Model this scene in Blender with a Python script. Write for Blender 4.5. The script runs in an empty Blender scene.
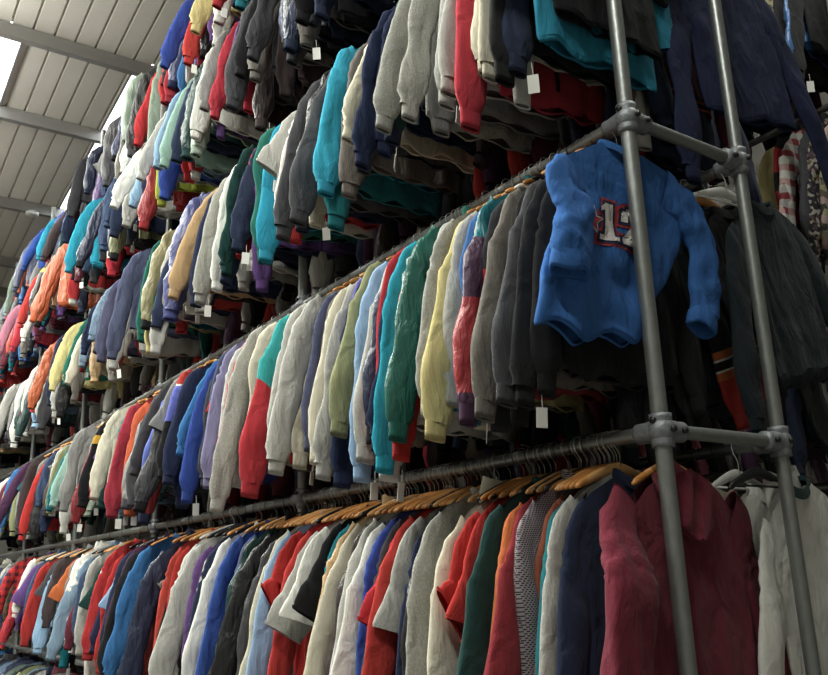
import bpy, math, random
from mathutils import Vector, Matrix, noise
from mathutils.bvhtree import BVHTree
PI = math.pi
scn = bpy.context.scene
C = scn.collection

# ------------------------------------------------------------------ layout (metres)
EYE = 1.6                       # height of the eye above the floor
DX = 1.979                      # x of the front rails
WX = 0.576                      # distance from front rails to rear rails
Y0 = 1.599                      # y of the corner posts
RZ = {'Z': EYE-0.63, 'A': EYE+0.371, 'B': EYE+1.371, 'C': EYE+2.439, 'D': EYE+3.424, 'E': EYE+4.08}
YEND = 14.0

# ------------------------------------------------------------------ materials
def lin(h):
    h = h.lstrip('#')
    out = []
    for i in (0, 2, 4):
        c = int(h[i:i+2], 16)/255
        out.append(c/12.92 if c <= .04045 else ((c+.055)/1.055)**2.4)
    return tuple(out)+(1,)

PAL = dict(
 white='#d6d5cf', cream='#cfc8b4', lgrey='#b3b2ac', heather='#a9a8a0', grey='#8a8a88', dgrey='#46464a', black='#1d1d21',
 navy='#26304f', royal='#2a4fae', blue='#2f6fb8', lblue='#8fb3d6', peri='#5a6bc8', slate='#4f5570', denim='#44597a', ltdenim='#7f98b0',
 teal='#14808c', cyan='#1ba2c4', green='#1d7263', bottle='#1d4440', dgreen='#2c4a3a', olive='#8b8e68', khaki='#9a926a', sage='#8d9c8e',
 mint='#93b5a8', pale='#bfcfb5', yellow='#cfc282', neon='#aebf3c', gold='#dba829', orange='#d2582a', rust='#9a4a30', scarlet='#d43a2a', red='#c52029',
 crimson='#b32432', dred='#94202c', maroon='#6b2335', burg='#7c1e33', pink='#b87288', plum='#4f2f4f', purple='#5f3f80', lilac='#8683a8', violet='#5c5ab0',
 indigo='#454a88', brown='#6a4a3a', dbrown='#463a3c', taupe='#77716c', tan='#c7a374', turq='#2bb0b0', dteal='#1c5a68', char='#303036',
 aqua='#1f93b4', jersey='#2763b4', ink='#1c252c', dkpine='#202b28', appred='#b5323c', appwhite='#c4c0bd')
NAMES = dict(white='white', cream='cream', lgrey='light grey', heather='heather grey', grey='mid grey', dgrey='charcoal', black='black', navy='navy',
 royal='royal blue', blue='bright blue', lblue='pale blue', peri='periwinkle', slate='slate blue', denim='blue', ltdenim='faded blue',
 teal='teal', cyan='cyan', green='green', bottle='bottle green', dgreen='dark green', olive='olive', khaki='khaki', sage='sage green', mint='mint',
 pale='pale green', yellow='pale yellow', neon='neon yellow', gold='gold', orange='orange', rust='rust brown', scarlet='scarlet', red='red',
 crimson='crimson', dred='dark red', maroon='maroon', burg='burgundy', pink='pink', plum='plum', purple='purple', lilac='lilac', violet='violet',
 indigo='indigo', brown='brown', dbrown='dark brown', taupe='taupe', tan='tan', turq='turquoise', dteal='dark teal', char='charcoal',
 aqua='aqua blue', ink='blue-black', dkpine='dark pine', basket='black red-sleeved', chred='charcoal red-banded', tealblk='teal-and-plum', tealred='teal-and-red', redblue='red-and-blue', blkyel='black yellow-striped', rplaid='red plaid', gplaid='dark plaid', tweed='patterned grey',
 camo='camouflage', redblk='red-and-black', checks='checked', nordic='patterned')

def tone(h, sat=.84, val=.84):
    import colorsys
    r, g, b = [int(h[i:i+2], 16)/255 for i in (1, 3, 5)]
    hh, ss, vv = colorsys.rgb_to_hsv(r, g, b)
    k = min(1, ss*1.6)
    r, g, b = colorsys.hsv_to_rgb(hh, ss*lerp(1, sat, k), vv*lerp(.97, val, k))
    return '#%02x%02x%02x' % tuple(int(round(c*255)) for c in (r, g, b))
def lerp(a, b, t): return a+(b-a)*t
PAL = {k: tone(v) for k, v in PAL.items()}
_mats = {}
class NT:
    def __init__(s, name):
        s.m = bpy.data.materials.new(name); s.m.use_nodes = True
        s.t = s.m.node_tree; s.b = s.t.nodes['Principled BSDF']
    def n(s, typ, **k):
        nd = s.t.nodes.new(typ)
        for a, v in k.items():
            if a in nd.inputs: nd.inputs[a].default_value = v
            else: setattr(nd, a, v)
        return nd
    def l(s, a, b): s.t.links.new(a, b)

def mathn(T, op, a, b=None, c=None):
    n = T.t.nodes.new('ShaderNodeMath'); n.operation = op
    for i, v in enumerate((a, b, c)):
        if v is None: continue
        if isinstance(v, (int, float)): n.inputs[i].default_value = v
        else: T.l(v, n.inputs[i])
    return n.outputs[0]

def mixc(T, f, a, b, mode='MIX'):
    n = T.t.nodes.new('ShaderNodeMix'); n.data_type = 'RGBA'; n.blend_type = mode
    if isinstance(f, (int, float)): n.inputs[0].default_value = f
    else: T.l(f, n.inputs[0])
    for i, v in ((6, a), (7, b)):
        if isinstance(v, tuple): n.inputs[i].default_value = v
        else: T.l(v, n.inputs[i])
    return n.outputs[2]

def fabric(col, fab='fleece'):
    """one cloth material for a colour (or pattern) and a kind of fabric"""
    key = (col, fab)
    if key in _mats: return _mats[key]
    T = NT('cloth_%s_%s' % (col, fab))
    tc = T.n('ShaderNodeTexCoord'); ob = tc.outputs['Object']
    sep = T.n('ShaderNodeSeparateXYZ'); T.l(ob, sep.inputs[0])
    X, Y, Z = sep.outputs
    def band(v, lo, hi): return mathn(T, 'MULTIPLY', mathn(T, 'GREATER_THAN', v, lo), mathn(T, 'LESS_THAN', v, hi))
    def wave(v, period, duty): return mathn(T, 'LESS_THAN', mathn(T, 'FRACT', mathn(T, 'DIVIDE', v, period)), duty)
    c = None
    if col == 'chred':
        c = mixc(T, band(Z, -.50, -.45), lin(PAL['char']), lin(PAL['red']))
    elif col == 'tealblk':
        c = mixc(T, band(Z, -.34, 0), lin(PAL['plum']), lin(PAL['teal']))
        c = mixc(T, band(Z, -.85, -.55), c, lin(PAL['crimson']))
    elif col == 'tealred':
        c = mixc(T, mathn(T, 'LESS_THAN', mathn(T, 'ADD', Z, mathn(T, 'MULTIPLY', X, .8)), -.78), lin(PAL['turq']), lin(PAL['red']))
    elif col == 'redblue':
        c = mixc(T, mathn(T, 'LESS_THAN', Z, -.30), lin(PAL['red']), lin(PAL['peri']))
        c = mixc(T, mathn(T, 'LESS_THAN', Z, -.55), c, lin(PAL['black']))
        c = mixc(T, band(Z, -.31, -.297), c, lin(PAL['white']))
    elif col == 'trimgold':
        c = mixc(T, wave(Z, .032, .3), lin(PAL['black']), lin(PAL['orange']))
    elif col == 'trimorange':
        c = mixc(T, wave(Z, .05, .55), lin(PAL['black']), lin(PAL['orange']))
    elif col == 'basket':
        c = mixc(T, mathn(T, 'LESS_THAN', Z, -.60), lin(PAL['black']), lin(PAL['red']))
        c = mixc(T, band(Z, -.70, -.60), c, lin(PAL['orange']))
        c = mixc(T, band(Z, -.665, -.635), c, lin(PAL['black']))
        c = mixc(T, band(Z, -.672, -.665), c, lin(PAL['white']))
        c = mixc(T, band(Z, -.635, -.628), c, lin(PAL['white']))
    elif col == 'blkyel':
        c = mixc(T, band(Z, -.40, -.33), lin(PAL['black']), lin(PAL['gold']))
    elif col in ('rplaid', 'gplaid', 'checks', 'redblk'):
        a, b, d = {'rplaid': ('red', 'black', 'maroon'), 'gplaid': ('brown', 'black', 'dgreen'), 'checks': ('white', 'dgrey', 'red'), 'redblk': ('red', 'black', 'red')}[col]
        if col == 'redblk':
            c = mixc(T, wave(Z, .26, .42), lin(PAL['red']), lin(PAL['black']))
        else:
            c = mixc(T, wave(mathn(T, 'ADD', X, Y), .09, .45), lin(PAL[a]), lin(PAL[b]))
            c2 = mixc(T, wave(Z, .09, .45), lin(PAL[a]), lin(PAL[d]))
            c = mixc(T, .5, c, c2)
    elif col == 'tweed':
        v = T.n('ShaderNodeMapping'); T.l(ob, v.inputs[0]); v.inputs['Scale'].default_value = (1, 1, 1.4)
        s2 = T.n('ShaderNodeSeparateXYZ'); T.l(v.outputs[0], s2.inputs[0])
        xy = mathn(T, 'ADD', s2.outputs[0], mathn(T, 'MULTIPLY', s2.outputs[1], 1.0))
        rows = mathn(T, 'FLOOR', mathn(T, 'DIVIDE', s2.outputs[2], .0085))
        off = mathn(T, 'MULTIPLY', rows, .0055)
        w1 = wave(mathn(T, 'ADD', xy, off), .0095, .6)
        w2 = wave(s2.outputs[2], .0085, .6)
        c = mixc(T, mathn(T, 'MULTIPLY', w1, w2), lin('#8d8489'), lin('#26252c'))
    elif col in ('camo', 'nordic'):
        vo = T.n('ShaderNodeTexVoronoi', Scale=30 if col == 'camo' else 60); T.l(ob, vo.inputs['Vector'])
        r = T.n('ShaderNodeValToRGB'); r.color_ramp.interpolation = 'CONSTANT'
        s3 = T.n('ShaderNodeSeparateXYZ'); T.l(vo.outputs['Color'], s3.inputs[0]); T.l(s3.outputs[0], r.inputs[0])
        cs = (('#8f8a70', 0), ('#5c5648', .3), ('#a08a86', .55), ('#3f4238', .78)) if col == 'camo' else (('#8f8b82', 0), ('#26262c', .25), ('#4f3c42', .66), ('#6d6048', .88))
        e = r.color_ramp.elements
        e[0].color = lin(cs[0][0]); e[0].position = 0; e[1].color = lin(cs[1][0]); e[1].position = cs[1][1]
        for h, p in cs[2:]:
            q = e.new(p); q.color = lin(h)
        c = r.outputs[0]
    base = c if c is not None else lin(PAL[col])
    # dye variation in the cloth itself
    nz = T.n('ShaderNodeTexNoise', Scale=5.0, Detail=3.0); T.l(ob, nz.inputs['Vector'])
    fine = T.n('ShaderNodeTexNoise', Scale=150.0, Detail=3.0); T.l(ob, fine.inputs['Vector'])
    amt = {'heather': .3, 'lgrey': .16, 'dgrey': .14, 'taupe': .18, 'grey': .16}.get(col, .07)
    if fab == 'denim': amt = .45
    darker = mixc(T, 1.0, base, (1-amt, 1-amt, 1-amt, 1), 'MULTIPLY')
    mr = T.n('ShaderNodeMapRange'); mr.inputs[1].default_value = .3; mr.inputs[2].default_value = .65; T.l(fine.outputs[0], mr.inputs[0])
    cc = mixc(T, mr.outputs[0], base, darker)
    oc = T.n('ShaderNodeObjectInfo'); oi = T.n('ShaderNodeSeparateColor'); T.l(oc.outputs['Color'], oi.inputs[0])
    hsv = T.n('ShaderNodeHueSaturation'); T.l(cc, hsv.inputs['Color'])
    # cloth ages unevenly: value drifts with large soft patches and from garment to garment
    T.l(mathn(T, 'ADD', mathn(T, 'ADD', mathn(T, 'MULTIPLY', oi.outputs[0], .16), .90), mathn(T, 'MULTIPLY', mathn(T, 'SUBTRACT', nz.outputs[0], .5), .5 if fab == 'denim' else .14)), hsv.inputs['Value'])
    T.l(mathn(T, 'ADD', mathn(T, 'MULTIPLY', oi.outputs[1], .014), .495), hsv.inputs['Hue'])
    T.l(hsv.outputs[0], T.b.inputs['Base Color'])
    T.b.inputs['Roughness'].default_value = {'nylon': .42, 'rib': .95}.get(fab, .9)
    T.b.inputs['Specular IOR Level'].default_value = .45 if fab == 'nylon' else .12
    if fab in ('fleece', 'rib'):
        T.b.inputs['Sheen Weight'].default_value = .05; T.b.inputs['Sheen Roughness'].default_value = .6
    # wrinkles + weave
    wr = T.n('ShaderNodeTexNoise', Scale={'nylon': 22.0}.get(fab, 13.0), Detail=4.0, Distortion=.6); 
    mp = T.n('ShaderNodeMapping'); mp.inputs['Scale'].default_value = (1.2, 1.2, .5); mp.inputs['Rotation'].default_value = (0, .25, 0); T.l(ob, mp.inputs[0])
    T.l(mathn(T, 'MULTIPLY', oi.outputs['Random'], 3), mp.inputs['Location']) if False else None; T.l(mp.outputs[0], wr.inputs['Vector'])
    b1 = T.n('ShaderNodeBump', Strength={'nylon': .6, 'denim': .8}.get(fab, .6), Distance=.03); T.l(wr.outputs[0], b1.inputs['Height'])
    b2 = T.n('ShaderNodeBump', Strength=.25, Distance=.002); T.l(fine.outputs[0], b2.inputs['Height']); T.l(b1.outputs[0], b2.inputs['Normal'])
    last = b2
    if fab in ('rib', 'knit'):
        w = T.n('ShaderNodeTexWave', Scale=110.0); w.bands_direction = 'X'
        rp = T.n('ShaderNodeMapping'); rp.inputs['Rotation'].default_value = (0, 0, .8); T.l(ob, rp.inputs[0]); T.l(rp.outputs[0], w.inputs['Vector'])
        b3 = T.n('ShaderNodeBump', Strength=.5, Distance=.003); T.l(w.outputs[0], b3.inputs['Height']); T.l(b2.outputs[0], b3.inputs['Normal']); last = b3
    T.l(last.outputs[0], T.b.inputs['Normal'])
    _mats[key] = T.m
    return T.m

def simple(name, hexc, rough=.5, metal=0, noise_amt=.15, nscale=20, bump=.1, stretch=(1, 1, 1), spec=.5):
    if name in _mats: return _mats[name]
    T = NT(name)
    tc = T.n('ShaderNodeTexCoord'); mp = T.n('ShaderNodeMapping'); mp.inputs['Scale'].default_value = stretch
    T.l(tc.outputs['Object'], mp.inputs[0])
    nz = T.n('ShaderNodeTexNoise', Scale=float(nscale), Detail=5.0); T.l(mp.outputs[0], nz.inputs['Vector'])
    c = lin(hexc)
    T.l(mixc(T, nz.outputs[0], tuple(x*(1-noise_amt) for x in c[:3])+(1,), tuple(min(1, x*(1+noise_amt)) for x in c[:3])+(1,)), T.b.inputs['Base Color'])
    T.b.inputs['Roughness'].default_value = rough; T.b.inputs['Metallic'].default_value = metal
    T.b.inputs['Specular IOR Level'].default_value = spec
    b = T.n('ShaderNodeBump', Strength=bump, Distance=.01); T.l(nz.outputs[0], b.inputs['Height']); T.l(b.outputs[0], T.b.inputs['Normal'])
    _mats[name] = T.m
    return T.m

GALV = simple('galvanised_steel', '#8f9290', .42, .75, .22, 45, .12, (1, 1, .5))
GALV_RAIL = simple('galvanised_rail', '#8a8c8a', .4, .75, .2, 45, .1, (1, .4, 1))
CAST = simple('cast_fitting', '#83868a', .55, .6, .25, 60, .3)
BOLT = simple('dark_screw', '#3c3d3f', .4, .8, .1, 60, .1)
WIRE = simple('hook_wire', '#b9b9b6', .3, .9, .05, 60, .02)
WOOD = simple('hanger_wood', '#c08245', .5, 0, .3, 14, .05, (1, 6, 6))
WOOD2 = simple('hanger_wood_pale', '#cf9f66', .5, 0, .25, 14, .05, (1, 6, 6))
BLKP = simple('black_plastic', '#18181a', .4, 0, .1, 20, .02)
WHTP = simple('white_plastic', '#d8d8d4', .4, 0, .05, 20, .02)
TAGM = simple('tag_card', '#d9d8d2', .6, 0, .04, 20, .02)

# ------------------------------------------------------------------ mesh helpers
TINT = [(.5, .5, .5, 1)]
class MB:
    def __init__(s): s.v = []; s.f = []; s.mi = []
    def ring_tube(s, rings, closed=True, caps=(False, False), mi=0):
        b = len(s.v); n = len(rings[0])
        for r in rings: s.v += [tuple(p) for p in r]
        for j in range(len(rings)-1):
            for i in range(n if closed else n-1):
                i2 = (i+1) % n
                s.f.append((b+j*n+i, b+j*n+i2, b+(j+1)*n+i2, b+(j+1)*n+i)); s.mi.append(mi)
        if caps[0]: s.f.append(tuple(b+i for i in range(n))[::-1]); s.mi.append(mi)
        if caps[1]: s.f.append(tuple(b+(len(rings)-1)*n+i for i in range(n))); s.mi.append(mi)
    def box(s, x0, x1, y0, y1, z0, z1, mi=0):
        b = len(s.v)
        s.v += [(x, y, z) for x in (x0, x1) for y in (y0, y1) for z in (z0, z1)]
        for q in ((0, 1, 3, 2), (4, 6, 7, 5), (0, 4, 5, 1), (2, 3, 7, 6), (0, 2, 6, 4), (1, 5, 7, 3)):
            s.f.append(tuple(b+i for i in q)); s.mi.append(mi)
    def tube(s, pts, r, n=10, caps=True, mi=0):
        pts = [Vector(p) for p in pts]; rings = []
        up = None
        for i, p in enumerate(pts):
            d = (pts[min(i+1, len(pts)-1)]-pts[max(i-1, 0)]).normalized()
            if up is None: up = d.orthogonal().normalized()
            else: up = (up-d*up.dot(d)).normalized()
            w = d.cross(up); rr = r[i] if isinstance(r, (list, tuple)) else r
            rings.append([p+(up*math.cos(2*PI*k/n)+w*math.sin(2*PI*k/n))*rr for k in range(n)])
        s.ring_tube(rings, True, (caps, caps), mi)
    def mesh(s, name, nm=1, smooth=True):
        me = bpy.data.meshes.new(name); me.from_pydata(s.v, [], s.f)
        for _ in range(nm): me.materials.append(None)
        me.polygons.foreach_set('material_index', s.mi)
        if smooth: me.polygons.foreach_set('use_smooth', [True]*len(s.f))
        me.update(); return me

def ob(name, me, mats, parent=None, loc=None):
    o = bpy.data.objects.new(name, me); C.objects.link(o)
    if parent: o.parent = parent
    o.color = TINT[0]
    if loc: o.location = loc
    if not isinstance(mats, (list, tuple)): mats = [mats]
    for i, m in enumerate(mats):
        if i < len(o.material_slots):
            o.material_slots[i].link = 'OBJECT'; o.material_slots[i].material = m
    return o
def tag(o, label=None, cat=None, group=None, kind=None):
    if label: o['label'] = label
    if cat: o['category'] = cat
    if group: o['group'] = group
    if kind: o['kind'] = kind
    return o
def empty(name, loc, rot=(0, 0, 0), sc=(1, 1, 1)):
    o = bpy.data.objects.new(name, None); C.objects.link(o)
    o.empty_display_size = .05; o.location = loc; o.rotation_euler = rot; o.scale = sc
    return o
def smoothstep(a, b, x):
    t = max(0, min(1, (x-a)/(b-a))); return t*t*(3-2*t)
def lerp(a, b, t): return a+(b-a)*t

# ------------------------------------------------------------------ garments: local origin on the rail, x across the rail, z up
def ridged(p):
    return 1-abs(noise.noise(p))*2

def make_fold(seed):
    r = random.Random(seed)
    ph = [r.uniform(0, 6.28) for _ in range(3)]; per = r.uniform(.15, .24); am = r.uniform(.006, .011)
    def fold(x, v):
        w = smoothstep(.15, 1, v)
        return am*w*(math.sin(2*PI*x/per+ph[0]+v*1.2)+.5*math.sin(2*PI*x/(per*.47)+ph[1]-v*2))
    return fold

def torso(P, nu, nv):
    """rings of the body; P: dict of measures"""
    fold = make_fold(P['seed']); sd = P['seed']*7.31
    rings = []
    for j in range(nv):
        v = j/(nv-1); row = []
        for i in range(nu):
            th = 2*PI*i/nu; cs, sn = math.cos(th), math.sin(th)
            s = math.copysign(abs(cs)**.75, cs)
            hw = lerp(P['sh'], P['hw'], smoothstep(0, .3, v))
            x = hw*s; ax = abs(x)
            nw = P['nw']
            if ax < nw: tz = -.115-(.035 if sn < 0 else .008)*(1-(ax/nw)**2)
            else: tz = -.115-.5*(ax-nw)-.35*max(0, ax-.19)
            z = tz+v*(-P['L']-tz)
            b = lerp(P['bt'], P['bh'], v**.6)*(abs(sn)**.7)
            if ax < nw: b = max(b, .022*(1-v))
            y = math.copysign(b, sn)+fold(x, v)
            q = Vector((x*9, y*14+sd, z*4+sd))
            d = (noise.noise(q)*.008+(ridged(q*1.7)-.5)*.005)*smoothstep(.02, .3, v)*P.get('wr', 1)
            if P.get('puff'): d += .011*abs(math.sin(z*PI/.075))*min(1, v*6)
            y += math.copysign(d, sn)
            z += (noise.noise(Vector((x*6, sd, 3)))*.03+.008*math.sin(x*38+(3 if sn > 0 else 0)+sd))*v*v
            row.append((x, y, z))
        rings.append(row)
    return rings

def sleeve_path(P, side):
    lean, SL, yo, ko = P['lean'], P['SL'], P['yo'], P['ko']
    sx = P['sh']
    p = [(sx-.060, 0, -.245), (sx-.002, 0, -.30), (sx+.018+lean*.33, yo*.4+ko, -.44), (sx+.022+lean*.7, yo*.8-ko*.4, -.44-(SL-.44)*.5), (sx+.015+lean, yo, -SL)]
    return [Vector((side*a, b, c)) for a, b, c in p]

def catmull(pts, n):
    out = []; m = len(pts)-1
    for k in range(n):
        t = k/(n-1)*m; i = min(int(t), m-1); t -= i
        p0 = pts[max(i-1, 0)]; p1 = pts[i]; p2 = pts[i+1]; p3 = pts[min(i+2, m)]
        out.append(.5*((2*p1)+(p2-p0)*t+(2*p0-5*p1+4*p2-p3)*t*t+(3*p1-p0-3*p2+p3)*t**3))
    return out

def sleeve(P, side, nu, nv, cuff_n=0):
    """rings of one sleeve, and of its cuff"""
    path = catmull(sleeve_path(P, side), nv); sd = P['seed']*3.7+side*11
    rings = []
    w0, w1, t0, t1 = P['w0'], P['w1'], P['t0'], P['t1']
    def ring(p, d, w, t, k, vv=0):
        ax = Vector((-d.z, 0, d.x)).normalized(); row = []
        for i in range(nu):
            th = 2*PI*i/nu; cs, sn = math.cos(th), math.sin(th)
            a = ax*(w*cs)+Vector((0, 1, 0))*(t*math.copysign(abs(sn)**.85, sn))
            q = p+a
            if k > 0:
                m = Vector((q.x*15+q.z*2, q.y*15+sd, q.z*3.5+sd))
                wr = P.get('wr', 1)
                # long soft folds, creases at the elbow and bunching above the cuff
                dd = ((ridged(m)-.5)*.011+noise.noise(Vector((q.x*5, q.y*5, q.z*6+sd)))*.013)*k*wr
                e = math.exp(-((vv-.42)/.10)**2)+.9*smoothstep(.72, .93, vv)
                dd += e*wr*.0075*math.sin(q.z*125+math.sin(q.x*30+sd)*2.2+sd)*max(0, .4+noise.noise(Vector((q.x*12, q.y*20+sd, q.z*7))))
                if P.get('puff'): dd += .010*abs(math.sin(q.z*PI/.07))
                q = q+a.normalized()*dd
            row.append(q)
        return row
    for j, p in enumerate(path):
        v = j/(nv-1)
        d = (path[min(j+1, nv-1)]-path[max(j-1, 0)]).normalized()
        w = lerp(w0, w1, v**.7); t = lerp(t0, t1, smoothstep(0, .55, v))
        if P.get('cuff', 1): w *= 1+.10*math.exp(-((v-.86)/.07)**2)
        if P.get('cuff', 1) and v > .93: w *= lerp(1, .72, (v-.93)/.07); t *= lerp(1, .8, (v-.93)/.07)
        rings.append(ring(p, d, w, t, smoothstep(0, .2, v), v))
    cuff = []
    d = (path[-1]-path[-2]).normalized()
    for k in range(4):
        f = k/3
        cuff.append(ring(path[-1]+d*(f*.062-.006), d, w1*lerp(.74, .66, f), max(.012, t1*lerp(.78, .68, f)), .15))
    # inner turn of the cuff
    cuff.append(ring(path[-1]+d*.050, d, w1*.58, t1*.5, 0))
    return rings, cuff

def band_rings(last, dz, k=.94):
    cx = sum(p[0] for p in last)/len(last); cy = sum(p[1] for p in last)/len(last)
    f = lambda p, s, z, sy: (cx+(p[0]-cx)*s, cy+(p[1]-cy)*sy, p[2]+z)
    return [[f(p, 1, .004, 1) for p in last], [f(p, k, -.008, .85) for p in last], [f(p, k*.985, -dz, .82) for p in last], [f(p, k*.96, -dz+.006, .6) for p in last]]

def collar_mb(P, kind):
    mb = MB(); n = 28; rings = []
    nw = P['nw']
    hts = {'L': (.0, .016), 'U': (0, .03), 'S': (.0, .022), 'T': (.0, .016), 'J': (-.005, .05), 'D': (-.005, .05), 'F': (-.005, .045), 'H': (0, .02), 'P': (-.005, .06), 'K': (0, .03)}[kind]
    for h, k in ((hts[0]-.01, 1.02), (hts[1], .93), (hts[1]+.003, .86), (hts[1]-.012, .80)):
        row = []
        for i in range(n):
            th = 2*PI*i/n; cs, sn = math.cos(th), math.sin(th)
            x = nw*k*cs
            z = -.115-(.035 if sn < 0 else .008)*(1-(cs)**2)+h
            y = (.024+.006*k)*math.copysign(abs(sn)**.8, sn)
            row.append((x, y, z))
        rings.append(row)
    mb.ring_tube(rings)
    return mb

def hood_mb(P):
    """a hood hanging down behind the neck, its mouth open upward"""
    mb = MB(); n = 24; rings = []
    r = random.Random(P['seed']*5)
    for j in range(12):
        v = j/11; row = []
        for i in range(n):
            th = 2*PI*i/n; cs, sn = math.cos(th), math.sin(th)
            a = math.sin(PI*(.28+.72*v))**.7
            x = .125*cs*a; z = -.085-.25*v+.03*cs*cs*(1-v)
            y = .036+.032*sn*a+.01*math.sin(9*x/.1+v*3)*v
            row.append((x, y, z+noise.noise(Vector((x*20, y*20, z*14+P['seed'])))*.008))
        rings.append(row)
    mb.ring_tube(rings)
    inner = [[(p[0]*.86, .036+(p[1]-.036)*.7, p[2]-.004) for p in rings[0]], [(p[0]*.8, .036+(p[1]-.036)*.6, p[2]-.05) for p in rings[0]]]
    mb.ring_tube([rings[0]]+inner)
    return mb

def measures(kind, seed):
    r = random.Random(seed*97+ord(kind))
    P = dict(seed=seed+ord(kind)*.37, sh=r.uniform(.225, .25), hw=r.uniform(.235, .265), L=r.uniform(.70, .80), nw=r.uniform(.078, .095), bt=.013, bh=r.uniform(.015, .022),
             lean=r.uniform(.05, .20), SL=r.uniform(.82, 1.0), yo=r.uniform(-.010, .010), ko=r.uniform(-.006, .006), w0=r.uniform(.078, .090), w1=r.uniform(.045, .057), t0=.012, t1=r.uniform(.017, .023), wr=1)
    if kind == 'T': P.update(SL=r.uniform(.46, .56), w0=.088, w1=r.uniform(.085, .1), cuff=0, L=r.uniform(.68, .78), wr=.8, t1=.018)
    if kind == 'D': P.update(L=r.uniform(.56, .64), cuff=1, wr=1.4, SL=r.uniform(.74, .86))
    if kind == 'F': P.update(wr=1.2, w1=.05)
    if kind == 'J': P.update(wr=1.35, t1=.024)
    if kind == 'P': P.update(puff=1, t1=.034, bh=.032, bt=.022, wr=1.3)
    if kind == 'L': P.update(w1=.048, t1=.015, wr=1.1, bh=.014)
    if kind == 'U': P.update(wr=.75)
    if kind == 'K': P.update(t1=.024, wr=.6, lean=.03, SL=.9)
    return P

_T = {}
NVAR = {'S': 7, 'U': 4, 'L': 4, 'H': 3, 'T': 3, 'J': 4, 'D': 3, 'F': 2, 'P': 2, 'K': 1}
def detail(kind, var):
    """meshes of every part of one garment pattern, built once and shared by its copies"""
    key = (kind, var)
    if key in _T: return _T[key]
    P = measures(kind, var+1); out = {}
    tr = torso(P, 56, 30)
    m = MB(); m.ring_tube(tr); out['torso'] = m.mesh('torso')
    m = MB(); m.ring_tube(band_rings(tr[-1], .05 if kind not in 'TFL' else .018, .93 if kind not in 'TFL' else 1.0)); out['hem_band'] = m.mesh('hem_band')
    out['collar'] = collar_mb(P, kind).mesh('collar')
    for sd in (-1, 1):
        sr, cr = sleeve(P, sd, 22, 30 if kind != 'T' else 16)
        m = MB(); m.ring_tube(sr)
        if kind == 'T':
            m.ring_tube([sr[-1], [Vector(p)*1.0+Vector((0, 0, .012)) for p in sr[-1]]])
            out['sleeve', sd] = m.mesh('sleeve')
        else:
            out['sleeve', sd] = m.mesh('sleeve')
            m = MB(); m.ring_tube(cr); out['cuff', sd] = m.mesh('cuff')
    if kind in 'HP': out['hood'] = hood_mb(P).mesh('hood')
    if kind in 'JDFP' or (kind == 'H' and var == 1):
        n = 56; fr = []
        for j, row in enumerate(tr):
            p = min((q for q in row if q[1] < 10), key=lambda q: (abs(q[0])*20+q[1]))
            fr.append(Vector(p))
        m = MB()
        m.ring_tube([[(p.x-.008, p.y-.001, p.z), (p.x-.006, p.y-.006, p.z), (p.x+.006, p.y-.006, p.z), (p.x+.008, p.y-.001, p.z)] for p in fr[1:]], False)
        out['zip' if kind in 'JHP' else 'button_placket'] = m.mesh('zip')
    if kind in 'DF':
        for k, sx in enumerate((-.13, .07)):
            m = MB(); rows = []
            for a in range(7):
                z = -.27-.11*a/6
                j = min(range(len(tr)), key=lambda j: abs(tr[j][0][2]-z)); rr = []
                for b in range(6):
                    x = sx+.09*b/5
                    p = min((q for q in tr[j] if q[1] < make_y(tr[j], q[0])), key=lambda q: abs(q[0]-x))
                    rr.append((x, p[1]-.004, z))
                rows.append(rr)
            m.ring_tube(rows, False); out['pocket', k] = m.mesh('pocket')
    out['P'] = P
    _T[key] = out
    return out
def make_y(row, x):
    ys = [q[1] for q in row if abs(q[0]-x) < .03]
    return sum(ys)/len(ys)+1e-6

def lowres(kind, var):
    key = ('lo', kind, var)
    if key in _T: return _T[key]
    P = measures(kind, var+1)
    m = MB(); tr = torso(P, 22, 11); m.ring_tube(tr)
    m.ring_tube(band_rings(tr[-1], .045 if kind not in 'TFL' else .01, .93)[1:3], mi=1)
    for sd in (-1, 1):
        sr, cr = sleeve(P, sd, 10, 13 if kind != 'T' else 7)
        m.ring_tube(sr)
        if kind != 'T': m.ring_tube(cr[1:4], mi=1)
    if kind in 'HP': m.ring_tube([r[::2] for r in _rings(hood_mb(P), 24)][::2])
    me = m.mesh('garment', 2); _T[key] = me
    return me
def _rings(mb, n): return [mb.v[i*n:(i+1)*n] for i in range(12)]

KIND = dict(L='long_sleeved_top', U='jumper', S='sweatshirt', H='hoodie', T='t_shirt', J='zip_jacket', D='denim_jacket', F='flannel_shirt', P='puffer_jacket', K='knitted_jumper')
FAB = dict(L='jersey', U='knit', S='fleece', H='fleece', T='jersey', J='nylon', D='denim', F='jersey', P='nylon', K='fleece')
tagm = MB(); tagm.box(-.018, .018, -.001, .001, -.09, -.03); tagm.tube([(0, 0, .01), (.002, 0, -.03)], .0012, 4)
TAG = tagm.mesh('price_tag', 1, False)

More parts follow.
